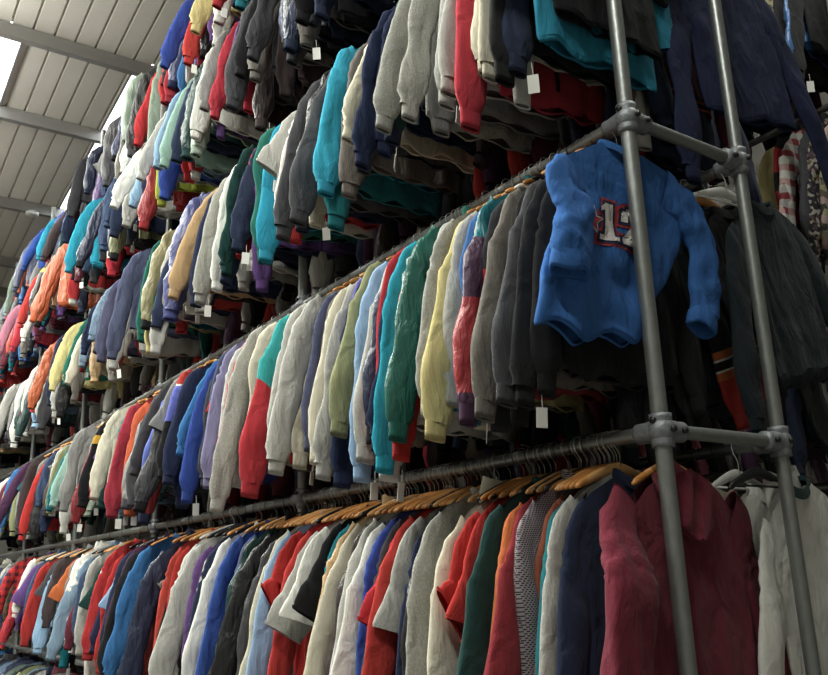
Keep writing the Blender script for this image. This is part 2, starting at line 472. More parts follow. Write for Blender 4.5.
def garment(kind, col, loc, rz=0, var=None, sc=1, near=True, rnd=random, trim=None, roll=0, sleeve_col=None, tagp=.12, name=None):
    var = rnd.randrange(NVAR[kind]) if var is None else var
    nm = name or KIND[kind]
    body = fabric(col, FAB[kind]); trimcol = trim or col
    tm = fabric(trimcol, 'rib' if kind in 'SHJPKU' else FAB[kind])
    sm = fabric(sleeve_col, FAB[kind]) if sleeve_col else body
    TINT[0] = (rnd.random(), rnd.random(), 0, 1)
    s3 = (sc*rnd.uniform(.96, 1.04), 1, sc*rnd.uniform(.95, 1.05))
    if not near:
        o = ob(nm, lowres(kind, var), [body, tm]); o.location = loc; o.rotation_euler = (0, roll, rz); o.scale = (s3[0], 1.25, s3[2])
        return o
    t = empty(nm, loc, (0, roll, rz), s3); M = detail(kind, var)
    ob('torso', M['torso'], body, t); ob('collar', M['collar'], tm, t); ob('hem_band', M['hem_band'], tm, t)
    for sd in (-1, 1):
        sl = ob('sleeve', M['sleeve', sd], sm, t)
        if ('cuff', sd) in M: ob('cuff', M['cuff', sd], tm, sl)
    if 'hood' in M: ob('hood', M['hood'], body, t)
    if 'zip' in M: ob('zip', M['zip'], WIRE if rnd.random() < .12 else BLKP, t)
    if 'button_placket' in M: ob('button_placket', M['button_placket'], body, t)
    for k in (0, 1):
        if ('pocket', k) in M: ob('pocket', M['pocket', k], body, t)
    if rnd.random() < tagp:
        P = M['P']; pc = sleeve_path(P, -1)[-1]
        g = ob('price_tag', TAG, TAGM, t); g.location = (pc.x+.03, pc.y-.03, pc.z-.03); g.rotation_euler = (.1, 0, rnd.uniform(-.9, .9))
    return t
A_ ="1.62,navy,S 1.67,lgrey,S 1.70,red,S 1.72,teal,S 1.75,rust,S 1.79,tweed,K 1.85,royal,S 1.88,dred,S 1.93,orange,S 2.01,bottle,S 2.07,royal,S 2.12,red,T 2.16,red,T 2.22,cream,H 2.32,heather,S 2.39,black,J 2.42,navy,S 2.48,lgrey,T 2.51,red,S 2.56,red,T 2.61,dgrey,S 2.64,royal,S 2.69,white,S 2.75,navy,S 2.79,lgrey,S 2.85,dbrown,J 2.90,cream,S 2.96,tan,J 3.00,teal,S 3.07,black,T 3.16,white,T 3.24,lgrey,T 3.34,red,S 3.41,red,T 3.46,lblue,S 3.54,cream,S 3.61,dgrey,J 3.67,black,J 3.83,blue,S 3.88,slate,S 4.00,royal,S 4.12,royal,S 4.21,white,S 4.30,navy,S 4.37,lgrey,S 4.47,purple,S 4.56,lgrey,S 4.68,white,S 4.80,red,S 4.99,scarlet,S 5.11,navy,J 5.24,blue,S 5.35,peri,S 5.51,black,S 5.61,plum,S 5.76,navy,S 5.97,red,S 6.13,red,S 6.31,white,S 6.49,lgrey,S 6.76,denim,D 7.06,white,P 7.51,grey,H 7.76,dbrown,S 7.98,pink,S 8.30,red,S 8.64,denim,D 9.04,white,S 9.44,rplaid,F 9.70,gplaid,F"
B_ ="1.67,black,S 1.74,black,S 1.81,dgrey,S 1.85,black,H 1.89,taupe,S 1.93,chred,S 1.97,tealblk,J 2.00,teal,S 2.03,cream,S 2.06,blue,S 2.09,lgrey,S 2.13,yellow,S 2.17,heather,S 2.22,lgrey,S 2.29,green,J 2.33,red,S 2.38,olive,S 2.42,cyan,S 2.45,navy,S 2.47,white,S 2.49,red,S 2.53,navy,J 2.57,lgrey,S 2.63,lblue,S 2.71,olive,S 2.77,navy,S 2.82,violet,S 2.86,lgrey,S 2.93,cream,S 3.01,taupe,S 3.08,slate,S 3.15,lgrey,S 3.22,cream,S 3.30,lgrey,S 3.42,tealred,S 3.51,dgrey,S 3.59,cream,S 3.71,heather,S 3.80,lgrey,H 3.88,red,S 3.94,royal,S 4.05,lgrey,H 4.15,lilac,S 4.26,slate,S 4.34,dgrey,S 4.41,royal,S 4.54,blue,S 4.68,navy,S 4.83,redblue,S 4.95,grey,T 5.09,peri,S 5.24,dgrey,S 5.36,dgrey,S 5.58,orange,S 5.80,crimson,S 6.01,teal,S 6.21,cream,S 6.41,lblue,D 6.63,blkyel,S 6.92,sage,S 7.16,grey,S 7.43,mint,S 7.70,dgreen,S 7.92,teal,S 8.23,lgrey,S 8.56,denim,D 9.06,dbrown,S 9.40,plum,S 9.81,grey,S 10.09,blue,S"
C_ ="1.59,navy,S 1.66,black,H 1.72,white,S 1.78,cream,S 1.85,cream,S 1.91,red,H 1.98,lgrey,S 2.05,lgrey,S 2.13,heather,S 2.24,heather,S 2.35,ltdenim,D 2.43,ltdenim,D 2.48,navy,S 2.54,navy,S 2.60,cream,S 2.66,dgrey,S 2.75,taupe,S 2.83,cyan,S 2.87,teal,S 2.95,dgrey,S 3.02,black,J 3.09,dgrey,S 3.15,cream,S 3.21,navy,S 3.29,red,S 3.36,white,S 3.44,lgrey,T 3.54,cyan,S 3.62,green,S 3.71,purple,S 3.78,navy,S 3.85,red,S 3.93,bottle,S 4.05,mint,S 4.16,white,S 4.28,heather,S 4.41,navy,S 4.49,tan,S 4.61,indigo,P 4.72,cream,S 4.84,sage,S 5.02,red,S 5.16,lgrey,S 5.28,khaki,J 5.42,yellow,S 5.57,green,S 5.74,slate,S 5.93,lgrey,S 6.12,white,S 6.38,slate,S 6.63,ltdenim,D 6.83,ltdenim,D 7.08,navy,D 7.33,ltdenim,D 7.57,green,S 7.82,yellow,S 8.13,navy,S 8.53,orange,J 8.88,dbrown,S 9.26,red,S 9.66,white,S 10.20,white,S 10.68,lgrey,S"
D_ ="3.27,dgrey,J 3.38,slate,J 3.50,dgrey,S 3.60,taupe,S 3.72,black,S 3.83,dgrey,S 3.94,black,S 4.05,purple,S 4.20,crimson,S 4.35,grey,S 4.48,white,S 4.60,sage,P 4.72,bottle,P 4.86,mint,S 4.99,red,S 5.17,lblue,S 5.33,lgrey,S 5.50,neon,L 5.68,navy,S 5.86,white,S 6.06,slate,S 6.26,navy,S 6.48,denim,D 6.71,denim,D 6.95,navy,J 7.20,cyan,S 7.43,mint,S 7.68,pale,S 7.93,red,S 8.29,orange,J 8.62,orange,J 8.97,blkyel,J 9.35,red,S 9.76,white,S 10.19,denim,D 10.66,pink,S 11.17,scarlet,J"
E_ ="3.65,grey,J 3.75,blue,S 3.88,mint,S 3.99,teal,S 4.11,red,S 4.25,white,S 4.38,yellow,S 4.51,purple,S 4.64,red,S 4.76,red,S 4.89,royal,S 5.03,blue,S 5.19,crimson,S 5.36,red,S 5.53,grey,H 5.72,sage,H 5.89,black,J 6.11,sage,J 6.32,taupe,J 6.55,slate,J 6.78,dgrey,J 7.02,denim,D 7.28,denim,D 7.56,navy,J 7.85,dgrey,S 8.15,navy,S 8.48,denim,D 8.83,blue,P 9.19,royal,J 9.49,cyan,S 9.79,royal,S 10.12,slate,J 10.46,orange,J 10.82,blue,P 11.33,sage,S 11.74,ltdenim,D"
LP = (170, 320, 330, 310, 300, 70); UP = (60, 130, 250, 280, 240, 20); EXPO = 0.0

# ------------------------------------------------------------------ hangers
def hanger_meshes():
    m = MB(); r = .0275
    pts = [(r*math.cos(a), 0, r*math.sin(a)+.001) for a in [math.radians(-25+i*205/14) for i in range(15)]]
    pts += [(-r*.8, 0, -.018), (-.006, 0, -.036), (0, 0, -.046), (0, 0, -.082)]
    m.tube(pts, .0017, 6); hook = m.mesh('hook')
    m = MB(); rings = []
    n = 25
    for i in range(n):
        x = -.195+.39*i/(n-1); ax = abs(x)
        z = -.070-.30*math.sqrt(ax*ax+.0009)-.25*ax*ax
        h = lerp(.020, .010, ax/.195); t = .008
        y = .012*math.cos(x/.195*PI/2)
        e = .5 if i in (0, n-1) else 1
        rings.append([(x, y+t*math.cos(a)*e, z-.008+h*math.sin(a)*e) for a in [2*PI*k/10 for k in range(10)]])
    m.ring_tube(rings, True, (True, True)); wood = m.mesh('shoulder_bar')
    m = MB(); m.tube([(-.17, 0, -.135), (.17, 0, -.135)], .004, 6); bar = m.mesh('lower_bar')
    return hook, wood, bar
HOOK, WOODM, BARM = hanger_meshes()
N_HANG = 0
def hanger(loc, rz, style, label, group):
    t = empty('coat_hanger', loc, (0, 0, rz))
    mats = {'wood': (WIRE, WOOD), 'pale': (WIRE, WOOD2), 'black': (BLKP, BLKP), 'white': (WHTP, WHTP)}[style]
    ob('hook', HOOK, mats[0], t); ob('shoulder_bar', WOODM, mats[1], t)
    if style in ('black', 'white'): ob('lower_bar', BARM, mats[1], t)
    tag(t, label, 'hanger', group)
    return t

# ------------------------------------------------------------------ tube frame
TIER = {'Z': 'lowest', 'A': 'second', 'B': 'third', 'C': 'fourth', 'D': 'fifth', 'E': 'top'}
def rail_phrase(k): return 'lowest rail' if k == 'Z' else 'top rail' if k == 'E' else TIER[k]+' rail up'
def straight_tube(name, p, q, r, mat, label, cat):
    m = MB(); p, q = Vector(p), Vector(q); L = (q-p).length
    m.tube([(0, 0, 0), (0, 0, L)], r, 20)
    # open bore at the tube's end
    me = m.mesh(name)
    o = ob(name, me, mat); o.location = p
    o.rotation_euler = (q-p).to_track_quat('Z', 'Y').to_euler()
    mod = o.modifiers.new('edge', 'EDGE_SPLIT'); mod.split_angle = 1.0
    return tag(o, label, cat)
for k, z in RZ.items():
    straight_tube('garment_rail', (DX, Y0-.03, z), (DX, YEND, z), .022, GALV_RAIL, 'long steel tube, the %s, carrying the front row of clothes' % rail_phrase(k), 'rail')
    straight_tube('garment_rail', (DX+WX, Y0-.03, z), (DX+WX, YEND, z), .020, GALV_RAIL, 'long steel tube, the %s, behind the front row of clothes' % rail_phrase(k), 'rail')
POSTS = [Y0+2.23*i for i in range(6)]
nth = ['corner', 'second', 'third', 'fourth', 'fifth', 'last']
for i, y in enumerate(POSTS):
    straight_tube('scaffold_post', (DX-.002, y, 0), (DX-.002, y, 6.12), .0245, GALV, 'galvanised steel tube post, %s upright along the front of the rack' % nth[i], 'post')
    straight_tube('scaffold_post', (DX+WX, y, 0), (DX+WX, y, 6.12), .0225, GALV, 'galvanised steel tube post, %s upright along the back of the rack' % nth[i], 'post')

def clamp_mesh(corner):
    m = MB()
    def sock(axis, a, b, r0, r1):
        pts = {'x': lambda t: (t, 0, 0), 'y': lambda t: (0, t, 0), 'z': lambda t: (0, 0, t)}[axis]
        n = 9; P_ = [pts(lerp(a, b, i/(n-1))) for i in range(n)]
        R_ = [lerp(r0, r1, smoothstep(0, 1, i/(n-1))) for i in range(n)]
        R_[-1] = R_[-2] = r1*1.06
        m.tube(P_, R_, 20)
    sock('z', -.048, .048, .033, .031); m.v[-9*20:] = [(v[0], v[1], v[2]) for v in m.v[-9*20:]]
    sock('x', .0, .085, .036, .029)
    sock('y', .0, .085, .036, .029)
    # rounded belly of the casting
    rings = []
    for j in range(9):
        a = PI*j/8
        rings.append([(.041*math.sin(a)*math.cos(2*PI*i/20), .041*math.sin(a)*math.sin(2*PI*i/20), .041*math.cos(a)) for i in range(20)])
    m.ring_tube(rings)
    return m.mesh('casting')
CLAMP = clamp_mesh(True)
m_ = MB(); m_.tube([(0, 0, 0), (0, 0, .010)], .0095, 12); m_.tube([(0, 0, .010), (0, 0, .0105)], .0045, 6); SCREW = m_.mesh('set_screw')
def clamp(loc, flip, label):
    t = empty('pipe_clamp', loc, (0, 0, 0), (-1 if flip else 1, 1, 1))
    c = ob('casting', CLAMP, CAST, t)
    for p, r in (((0, -.038, .0), (PI/2, 0, 0)), ((.06, -.03, 0), (PI/2, 0, 0)), ((-.03, .0, .028), (0, -PI/2, 0))):
        s = ob('set_screw', SCREW, BOLT, t); s.location = p; s.rotation_euler = r
    tag(t, label, 'clamp', 'pipe clamps on the rack frame')
for i, y in enumerate(POSTS[:3]):
    for k in 'ABCDE':
        z = RZ[k]
        if i and k == 'E' and i < 2: pass
        straight_tube('cross_tube', (DX, y, z-.0), (DX+WX, y, z-.0), .0205, GALV, 'short steel tube joining front and back at the %s post, on the %s' % (nth[i], rail_phrase(k)), 'tube')
        clamp((DX, y, z), False, 'cast clamp on the front %s post at the %s' % (nth[i], rail_phrase(k)))
        clamp((DX+WX, y, z), True, 'cast clamp on the back %s post at the %s' % (nth[i], rail_phrase(k)))

# ------------------------------------------------------------------ garments on the front rails
CAT = dict(A=A_, B=B_, C=C_, D=D_, E=E_)
RANDC = 'black dgrey navy char white cream lgrey lgrey heather grey grey dgrey dgrey black black navy navy navy royal blue lblue slate denim ltdenim denim ltdenim teal dteal bottle olive sage orange red red crimson dred maroon pink purple taupe tan dbrown dgrey slate ltdenim'.split()
DARKC = 'black black dgrey dgrey navy navy dbrown maroon dred bottle grey taupe purple slate red white lgrey'.split()
RANDK = 'SSUULLHHTTTJJJDFP'
def ordn(n):
    return '%d%s' % (n, 'th' if 10 <= n % 100 <= 20 else {1: 'st', 2: 'nd', 3: 'rd'}.get(n % 10, 'th'))
def nm_of(c, k): return NAMES[c]+' '+KIND[k].replace('_', ' ').replace('t shirt', 't-shirt')
def words(s): return len(s.split())

rows = {}
for k in 'ZABCDE':
    r = random.Random(ord(k)*3)
    lst = []
    if k != 'Z':
        for e in CAT[k].split():
            y, c, g = e.split(','); lst.append([float(y), c, g, True])
    if k == 'D':
        y = 1.68
        for c in 'maroon dgrey purple red royal black navy crimson heather dgrey plum grey black pink red dgrey cream navy black dgrey taupe'.split():
            lst.append([y, c, r.choice('SSSHJ'), True]); y += r.uniform(.065, .085)
    if k == 'Z':
        y = 6.0
        while y < 13: lst.append([y, r.choice(RANDC), r.choice(RANDK), True]); y += r.uniform(.09, .14)
    if k == 'B': lst = [['f', 0, 0, 0]]*0+[[max(e[0], 1.745+.028*i)]+e[1:] for i, e in enumerate(lst)]
    if k == 'A': lst = [[max(e[0], 1.775+.022*i)]+e[1:] for i, e in enumerate(lst)]
    if k == 'C': lst = [[1.64, 'black', 'T', True], [1.68, 'aqua', 'T', True]]+[[max(e[0], 1.74+.03*i)]+e[1:] for i, e in enumerate(lst)]
    lst.sort()
    for e in lst:
        if e[2] == 'S' and (e[0] > 2.2 or k in 'CDE'): e[2] = r.choice('SSUL')
    # the crowd between the garments that stand out
    fill = []
    for a, b in zip(lst, lst[1:]+[[13.6, 0, 0, 0]]):
        gap = b[0]-a[0]
        lim = .105 if a[0] < 4 else .104
        n = int(gap/lim)
        for i in range(n):
            yy = a[0]+gap*(i+1)/(n+1)
            fill.append([yy, r.choice(RANDC if yy > 5 and r.random() < .5 else DARKC), r.choice(RANDK if yy > 4 else 'SULJ'), False])
    lst = sorted(lst+fill); rows[k] = lst

PICK = {'J': 'xJ'}
hang_no = 0
for k, lst in rows.items():
    r = random.Random(ord(k)*17+5)
    z = RZ[k]; lastv = None
    for i, (y, c, g, main) in enumerate(lst):
        near = y < 8.8 and k != 'Z'
        if k in 'AB' and i == 0 : pass
        shift = r.uniform(-.03, .02) if main else r.uniform(.05, .10)
        if y > 5: shift += r.uniform(-.06, .03) if main else r.uniform(-.02, .03)
        # neighbours turn together, so the cloth lies side by side
        amp = .10 if y < 3 else .24 if y < 4.5 else .42
        if k in 'AB' and y < 1.85: shift = .035
        if c in ('tweed', 'bottle', 'heather', 'tealred', 'green') and y < 4: shift = -.05
        if k == 'E': shift += .03
        if c == 'neon': shift += .05
        if k == 'A' and y < 2.12: shift = {'rust': .07, 'teal': .06, 'red': .05, 'lgrey': .04, 'navy': .05, 'tweed': -.045, 'bottle': -.06, 'orange': -.01, 'royal': .02}.get(c, .0)
        rz = amp*noise.noise(Vector((y*2.1, ord(k), 0)))*1.8+r.uniform(-.03, .03)*(1 if y < 3 else 2.5)
        if y < 1.85: rz *= .3
        var = r.randrange(NVAR[g])
        if (g, var) == lastv: var = (var+1) % NVAR[g]
        lastv = (g, var)
        trim = None
        if g == 'J' and r.random() < .5: trim = r.choice(['black', 'dgrey', 'navy'])
        elif g == 'S' and r.random() < .05: trim = r.choice(['white', 'navy', 'black'])
        slc = None
        sc = r.uniform(.95, 1.05) if y < 4 else r.uniform(.84, 1.04) if y < 6.5 else r.uniform(.72, .98)
        if c == 'aqua': sc = 1.16; var = 0; rz = 0
        o = garment(g, c, (DX+shift, y, z), rz, var, sc, near, r, trim, tagp=.10 if y < 5 else .22, roll=r.uniform(-.03, .03) if y < 3.5 else r.uniform(-.08, .08))
        lab = nm_of(c, g)+' on the '+rail_phrase(k)+(', the '+ordn(i+1)+' in view' if k in 'ZE' else ', '+ordn(i+1+(k in 'AB'))+' from the corner post')
        nb = lst[i-1] if i else lst[1]
        ext = ', beside '+nm_of(nb[1], nb[2])
        if words(lab+ext) <= 16: lab += ext
        tag(o, lab, KIND[g].split('_')[-1] if g != 'T' else 't-shirt', 'clothes on the '+rail_phrase(k))
        # its hanger
        if {'A': y < 9, 'B': y < 9, 'Z': False}.get(k, ({'C': 2.4, 'D': 3.3, 'E': 5}.get(k, 9) < y < 8.5) and i % 3 == 0):
            st = r.choices(['wood', 'pale', 'black', 'white'], [6, 3, 2, .4])[0] if y < 3.8 or k != 'A' else r.choices(['wood', 'black', 'pale', 'white'], [4, 5, 2, 1])[0]
            sn = {'wood': 'brown wooden', 'pale': 'pale wooden', 'black': 'black plastic', 'white': 'white plastic'}[st]
            hanger((DX+shift*.2, y, z), rz*.9, st, '%s hanger holding the %s garment from the corner post, %s' % (sn, ordn(i+1+(k in 'AB')), rail_phrase(k)), 'hangers on the '+rail_phrase(k))
            if k == 'A' and y < 4.0 and i+1 < len(lst):
                y2 = (y+lst[i+1][0])/2
                hanger((DX+r.uniform(-.01, .01), y2, z), r.uniform(-.08, .08), r.choice(['wood', 'wood', 'pale']), 'wooden hanger squeezed in just past the %s garment from the corner post, %s' % (ordn(i+1+(k in 'AB')), rail_phrase(k)), 'spare hangers on the second rail up')

# ------------------------------------------------------------------ rear rails
REAR = {'A': 'white,H,1.12,-.16,.16 white,S,1.15,-.10,.12 cream,S,1.1,-.05 dkpine,J black,S navy,S', 'B': 'ink,S,.90,-.2,.17 basket,S,1.02,-.34,.06 dkpine,J,1.1,-.14,.05 ink,J black,S maroon,S black,S dgrey,J', 'C': 'navy,L,1.12,-.12,.13 maroon,S,1.02,-.05,-.10 navy,S,1.14,-.08,.02 ink,S navy,J dgrey,S maroon,S red,S', 'D': 'black,S dgrey,J navy,S maroon,S', 'E': 'navy,S'}
REARP = 'maroon red dred black dgrey navy black taupe grey dbrown lgrey white plum bottle black dgrey'.split()
for k in 'ABCDE':
    r = random.Random(ord(k)*29+1)
    start = {'A': 1.68, 'B': 1.66, 'C': 1.66, 'D': 1.7, 'E': 2.6}[k]
    end = {'A': 7.5, 'B': 9.5, 'C': 10.5, 'D': 11, 'E': 11}[k]
    fixed = [e.split(',') for e in REAR[k].split()]
    y = start; i = 0
    while y < end:
        sh = r.uniform(-.03, .03); roll = r.uniform(-.04, .04); sc = r.uniform(.98, 1.08)
        if i < len(fixed):
            c, g = fixed[i][:2]
            if len(fixed[i]) > 2: sc, roll = float(fixed[i][2]), float(fixed[i][3])
            if len(fixed[i]) > 4: sh = float(fixed[i][4])
        else: c, g = r.choice(REARP), r.choice('SULHJ')
        i += 1
        near = y < 2.3
        trim = 'trimgold' if k == 'C' and i == 2 else 'bottle' if k == 'A' and i == 1 else None
        o = garment(g, c, (DX+WX+sh, y, RZ[k]), r.uniform(-.15, .15), None, sc, near, r, trim, roll=roll, tagp=.05)
        tag(o, nm_of(c, g)+' on the rear '+rail_phrase(k)+', '+ordn(i)+' from the corner post', KIND[g].split('_')[-1] if g != 'T' else 't-shirt', 'clothes on the rear '+rail_phrase(k))
        if near: hanger((DX+WX, y, RZ[k]), r.uniform(-.1, .1), r.choice(['wood', 'black', 'white']), 'hanger holding the %s garment on the rear %s' % (ordn(i), rail_phrase(k)), 'hangers on the rear rails')
        y += r.uniform(.075, .10) if near else r.uniform(.10, .14) if y < 5 else r.uniform(.16, .24)

# ------------------------------------------------------------------ the next rack, across the gap behind
X2 = 4.40
R2 = {'B': 'grey,S lgrey,H dgrey,S black,J grey,S navy,S dbrown,S', 'C': 'nordic,F camo,F nordic,F dgrey,F checks,F redblk,U yellow,S camo,F dgrey,S camo,F', 'D': 'grey,J black,S blue,J black,S camo,F maroon,S lilac,S cream,S lblue,S'}
for k in 'ABCD':
    straight_tube('garment_rail', (X2, 1.4, RZ[k]), (X2, 8, RZ[k]), .02, GALV_RAIL, 'steel tube, the %s of the next rack across the gap' % rail_phrase(k), 'rail')
for k, spec in R2.items():
    r = random.Random(ord(k)*41)
    y = {'B': 2.0, 'C': 1.92, 'D': 1.95}[k]; i = 0
    fixed = [e.split(',') for e in spec.split()]
    while y < 4.6:
        c, g = fixed[i] if i < len(fixed) else (r.choice(REARP), r.choice('SSJ'))
        i += 1
        o = garment(g, c, (X2+r.uniform(-.03, .02), y, RZ[k]), r.uniform(-.25, .2), None, r.uniform(.95, 1.08), i < 9, r, tagp=.2)
        tag(o, nm_of(c, g)+' on the next rack behind, '+rail_phrase(k)+', '+ordn(i)+' along', KIND[g].split('_')[-1] if g != 'T' else 't-shirt', 'clothes on the next rack')
        y += r.uniform(.07, .09)
        if k == 'C' and i == 7: y = 3.25
for i, y in enumerate((1.5, 3.73, 5.96)):
    straight_tube('scaffold_post', (X2, y, 0), (X2, y, 6.1), .0225, GALV, 'steel tube post of the next rack, %s upright' % nth[i], 'post')

# a small white emblem on the dark jacket hung on the rear rail
for o in [x for x in C.objects if x.parent is None and x.get('label', '').startswith('dark pine zip jacket on the rear third rail up')][:1]:
    to = [c for c in o.children if c.name.startswith('torso')][0]
    bv_ = BVHTree.FromPolygons([v.co for v in to.data.vertices], [p.vertices for p in to.data.polygons])
    m = MB(); rows_ = []
    for a in range(4):
        rr = []
        for b in range(4):
            x, z = .13+.010*b-.002*a, -.52-.011*a
            h = bv_.ray_cast(Vector((x, -1, z)), Vector((0, 1, 0)))
            rr.append((x, (h[0].y if h[0] else -.03)-.002, z))
        rows_.append(rr)
    m.ring_tube(rows_, False)
    e_ = ob('emblem', m.mesh('emblem', 1, False), fabric('appwhite', 'jersey'), to); e_['label'] = 'small white emblem'

# ------------------------------------------------------------------ the blue jersey on the end of the third rail up
def jersey():
    col = fabric('jersey', 'jersey')
    TINT[0] = (.5, .5, 0, 1)
    t = empty('jersey', (DX, Y0+.052, RZ['B']), (0, 0, 0))
    tag(t, 'bright blue jersey with a red-outlined 12 and star, hung facing out at the corner post', 'jersey')
    P = dict(seed=3.3, sh=.26, hw=.3, L=.70, nw=.085, bt=.016, bh=.028)
    nu, nv = 72, 44; rings = []
    for j in range(nv):
        v = j/(nv-1); row = []
        xl = lerp(-.265, -.41, smoothstep(.15, 1, v)); xr = lerp(.27, .05, smoothstep(.34, .98, v))
        for i in range(nu):
            th = 2*PI*i/nu; cs, sn = math.cos(th), math.sin(th)
            s = math.copysign(abs(cs)**.75, cs)
            x = lerp(xl, xr, (s+1)/2); ax = abs(x) if v < .1 else abs(s)*.26
            tz = -.085-.02*(1-(ax/.085)**2) if ax < .085 else -.085-(.55 if s < 0 else .22)*(ax-.085)
            zz = -.70+.05*(1-abs(s+.2)**2)*-1*.6+.02*math.sin(x*31)
            z = tz+v*(zz-tz)
            b = lerp(.018, .032, v)*(abs(sn)**.7)
            q = Vector((x*7+z*3, 2.1, z*4-x*5))
            w = smoothstep(.03, .3, v)
            # long pulls running from the shoulder blades down to the tucked side
            seam = .004*math.exp(-((z+.215+.03*math.sin(x*9))/.004)**2)
            d = seam+w*((ridged(q)-.5)*.016+.010*math.sin((x*.8-z*.5)*34)*smoothstep(.35, .8, v)+noise.noise(q*2.3)*.005)
            y = math.copysign(b, sn)+d+.012*math.sin(x*22+1)*smoothstep(.5, 1, v)
            row.append((x, y, z))
        rings.append(row)
    m = MB(); m.ring_tube(rings); me = m.mesh('torso'); to = ob('torso', me, col, t)
    bv = BVHTree.FromPolygons(m.v, m.f)
    m = MB(); m.ring_tube(band_rings(rings[-1], .012, 1)); ob('hem_band', m.mesh('hem_band'), col, t)
    m = MB(); rr = []
    for h, k in ((-.012, 1.03), (.014, .97), (.016, .9), (.0, .86)):
        rr.append([(.087*k*math.cos(a), .034*k*math.sin(a), -.085-.02*(1-math.cos(a)**2)+h) for a in [2*PI*i/30 for i in range(30)]])
    m.ring_tube(rr); ob('collar', m.mesh('collar'), col, t)
    def slv(pts, w, th, seed, name='sleeve'):
        n = 40; path = catmull([Vector(p) for p in pts], n); rings = []
        for j, p in enumerate(path):
            v = j/(n-1); d = (path[min(j+1, n-1)]-path[max(j-1, 0)]).normalized()
            ax = Vector((-d.z, 0, d.x)).normalized(); row = []
            ww = lerp(w[0], w[1], v); tt = lerp(th[0], th[1], v)
            for i in range(28):
                a = 2*PI*i/28
                of = ax*ww*math.cos(a)+Vector((0, 1, 0))*tt*math.copysign(abs(math.sin(a))**.8, math.sin(a))
                q = p+of; mm = Vector((q.x*14+seed, q.y*14, q.z*12))
                q = q+of.normalized()*((ridged(mm)-.5)*.014+noise.noise(mm*.6)*.010)*smoothstep(0, .2, v)
                row.append(q)
            rings.append(row)
        m = MB(); m.ring_tube(rings); s = ob('sleeve', m.mesh('sleeve'), col, t)
        m = MB(); d = (path[-1]-path[-2]).normalized(); ax = Vector((-d.z, 0, d.x)).normalized(); rr = []
        for k, g in ((-.05, 1.05), (-.03, 1.14), (.0, 1.16), (.012, 1.08), (.004, .92), (-.03, .8)):
            rr.append([path[-1]+d*k+ax*(w[1]*g*math.cos(a))+Vector((0, 1, 0))*(th[1]*g*1.05*math.sin(a))+d*.006*math.sin(3*a+seed) for a in [2*PI*i/28 for i in range(28)]])
        m.ring_tube(rr); ob('cuff', m.mesh('cuff'), col, s)
    slv([(-.215, -.006, -.235), (-.29, -.035, -.29), (-.285, -.065, -.39), (-.315, -.065, -.49), (-.325, -.06, -.57)], (.080, .060), (.018, .034), 1.7)
    slv([(.19, -.002, -.18), (.29, -.008, -.23), (.355, -.012, -.35), (.345, -.01, -.50), (.30, -.012, -.64)], (.09, .055), (.022, .03), 5.1)
    # sewn-on star and number
    def patch(polys, mat, name, off, parent):
        m = MB()
        for poly in polys:
            # grid-free: fan from the centre of each convex piece, laid on the cloth
            vs = []
            n = len(poly); steps = 4
            pts = []
            for i in range(n):
                a, b = poly[i], poly[(i+1) % n]
                for s in range(steps): pts.append((lerp(a[0], b[0], s/steps), lerp(a[1], b[1], s/steps)))
            cx = sum(p[0] for p in poly)/n; cz = sum(p[1] for p in poly)/n
            def hit(x, z):
                h = bv.ray_cast(Vector((x, -1, z)), Vector((0, 1, 0)))
                return (x, (h[0].y if h[0] else -.02)-off, z)
            b0 = len(m.v)
            for f in (1, .66, .33): m.v += [hit(cx+(p[0]-cx)*f, cz+(p[1]-cz)*f) for p in pts]
            m.v.append(hit(cx, cz)); N = len(pts)
            for r_ in range(2):
                for i in range(N): m.f.append((b0+r_*N+i, b0+r_*N+(i+1) % N, b0+(r_+1)*N+(i+1) % N, b0+(r_+1)*N+i)); m.mi.append(0)
            for i in range(N): m.f.append((b0+2*N+i, b0+2*N+(i+1) % N, b0+3*N)); m.mi.append(0)
        return ob(name, m.mesh(name, 1, False), mat, parent)
    NX, NZ, S = -.190, -.430, .128     # lower-left corner and height of the figures
    def seg(pts): return [(NX+(x+.18*z)*S, NZ+z*S+.25*x*S*.0) for x, z in pts]
    one = [[(.28, 0), (.86, 0), (.86, .13), (.28, .13)], [(.44, .1), (.72, .1), (.72, 1), (.44, 1)], [(.26, .72), (.46, .82), (.5, 1), (.26, .84)]]
    two = [[(1.0, 0), (1.75, 0), (1.75, .16), (1.0, .16)], [(1.0, .14), (1.26, .14), (1.72, .55), (1.48, .66)], [(1.46, .52), (1.74, .52), (1.74, .86), (1.48, .82)], [(1.15, .84), (1.2, 1), (1.6, 1), (1.74, .86), (1.48, .8)], [(1.0, .62), (1.22, .62), (1.26, .86), (1.1, .94), (1.0, .84)]]
    def grow(polys, g):
        out = []
        for p in polys:
            cx = sum(a for a, b in p)/len(p); cz = sum(b for a, b in p)/len(p)
            out.append([(a+math.copysign(g, a-cx), b+math.copysign(g, b-cz)) for a, b in p])
        return out
    RED = fabric('appred', 'jersey'); NAV = fabric('navy', 'jersey'); WH = fabric('appwhite', 'jersey')
    star = lambda g: [[(.02+(1+g)*.30*math.cos(a), .42+(1+g)*.30*math.sin(a)), (.02+.12*(1+g)*math.cos(a+.628), .42+.12*(1+g)*math.sin(a+.628)), (.02, .42), (.02+.12*(1+g)*math.cos(a-.628), .42+.12*(1+g)*math.sin(a-.628))] for a in [PI/2+i*2*PI/5 for i in range(5)]]
    num = ob('number_print', bpy.data.meshes.new('number_print'), [], t) if False else None
    base = patch([seg(p) for p in grow(one+two, .14)], RED, 'number_backing', .0025, t)
    patch([seg(p) for p in grow(one+two, .075)], NAV, 'number_outline', .004, base)
    patch([seg(p) for p in one+two], WH, 'number_front', .0055, base)
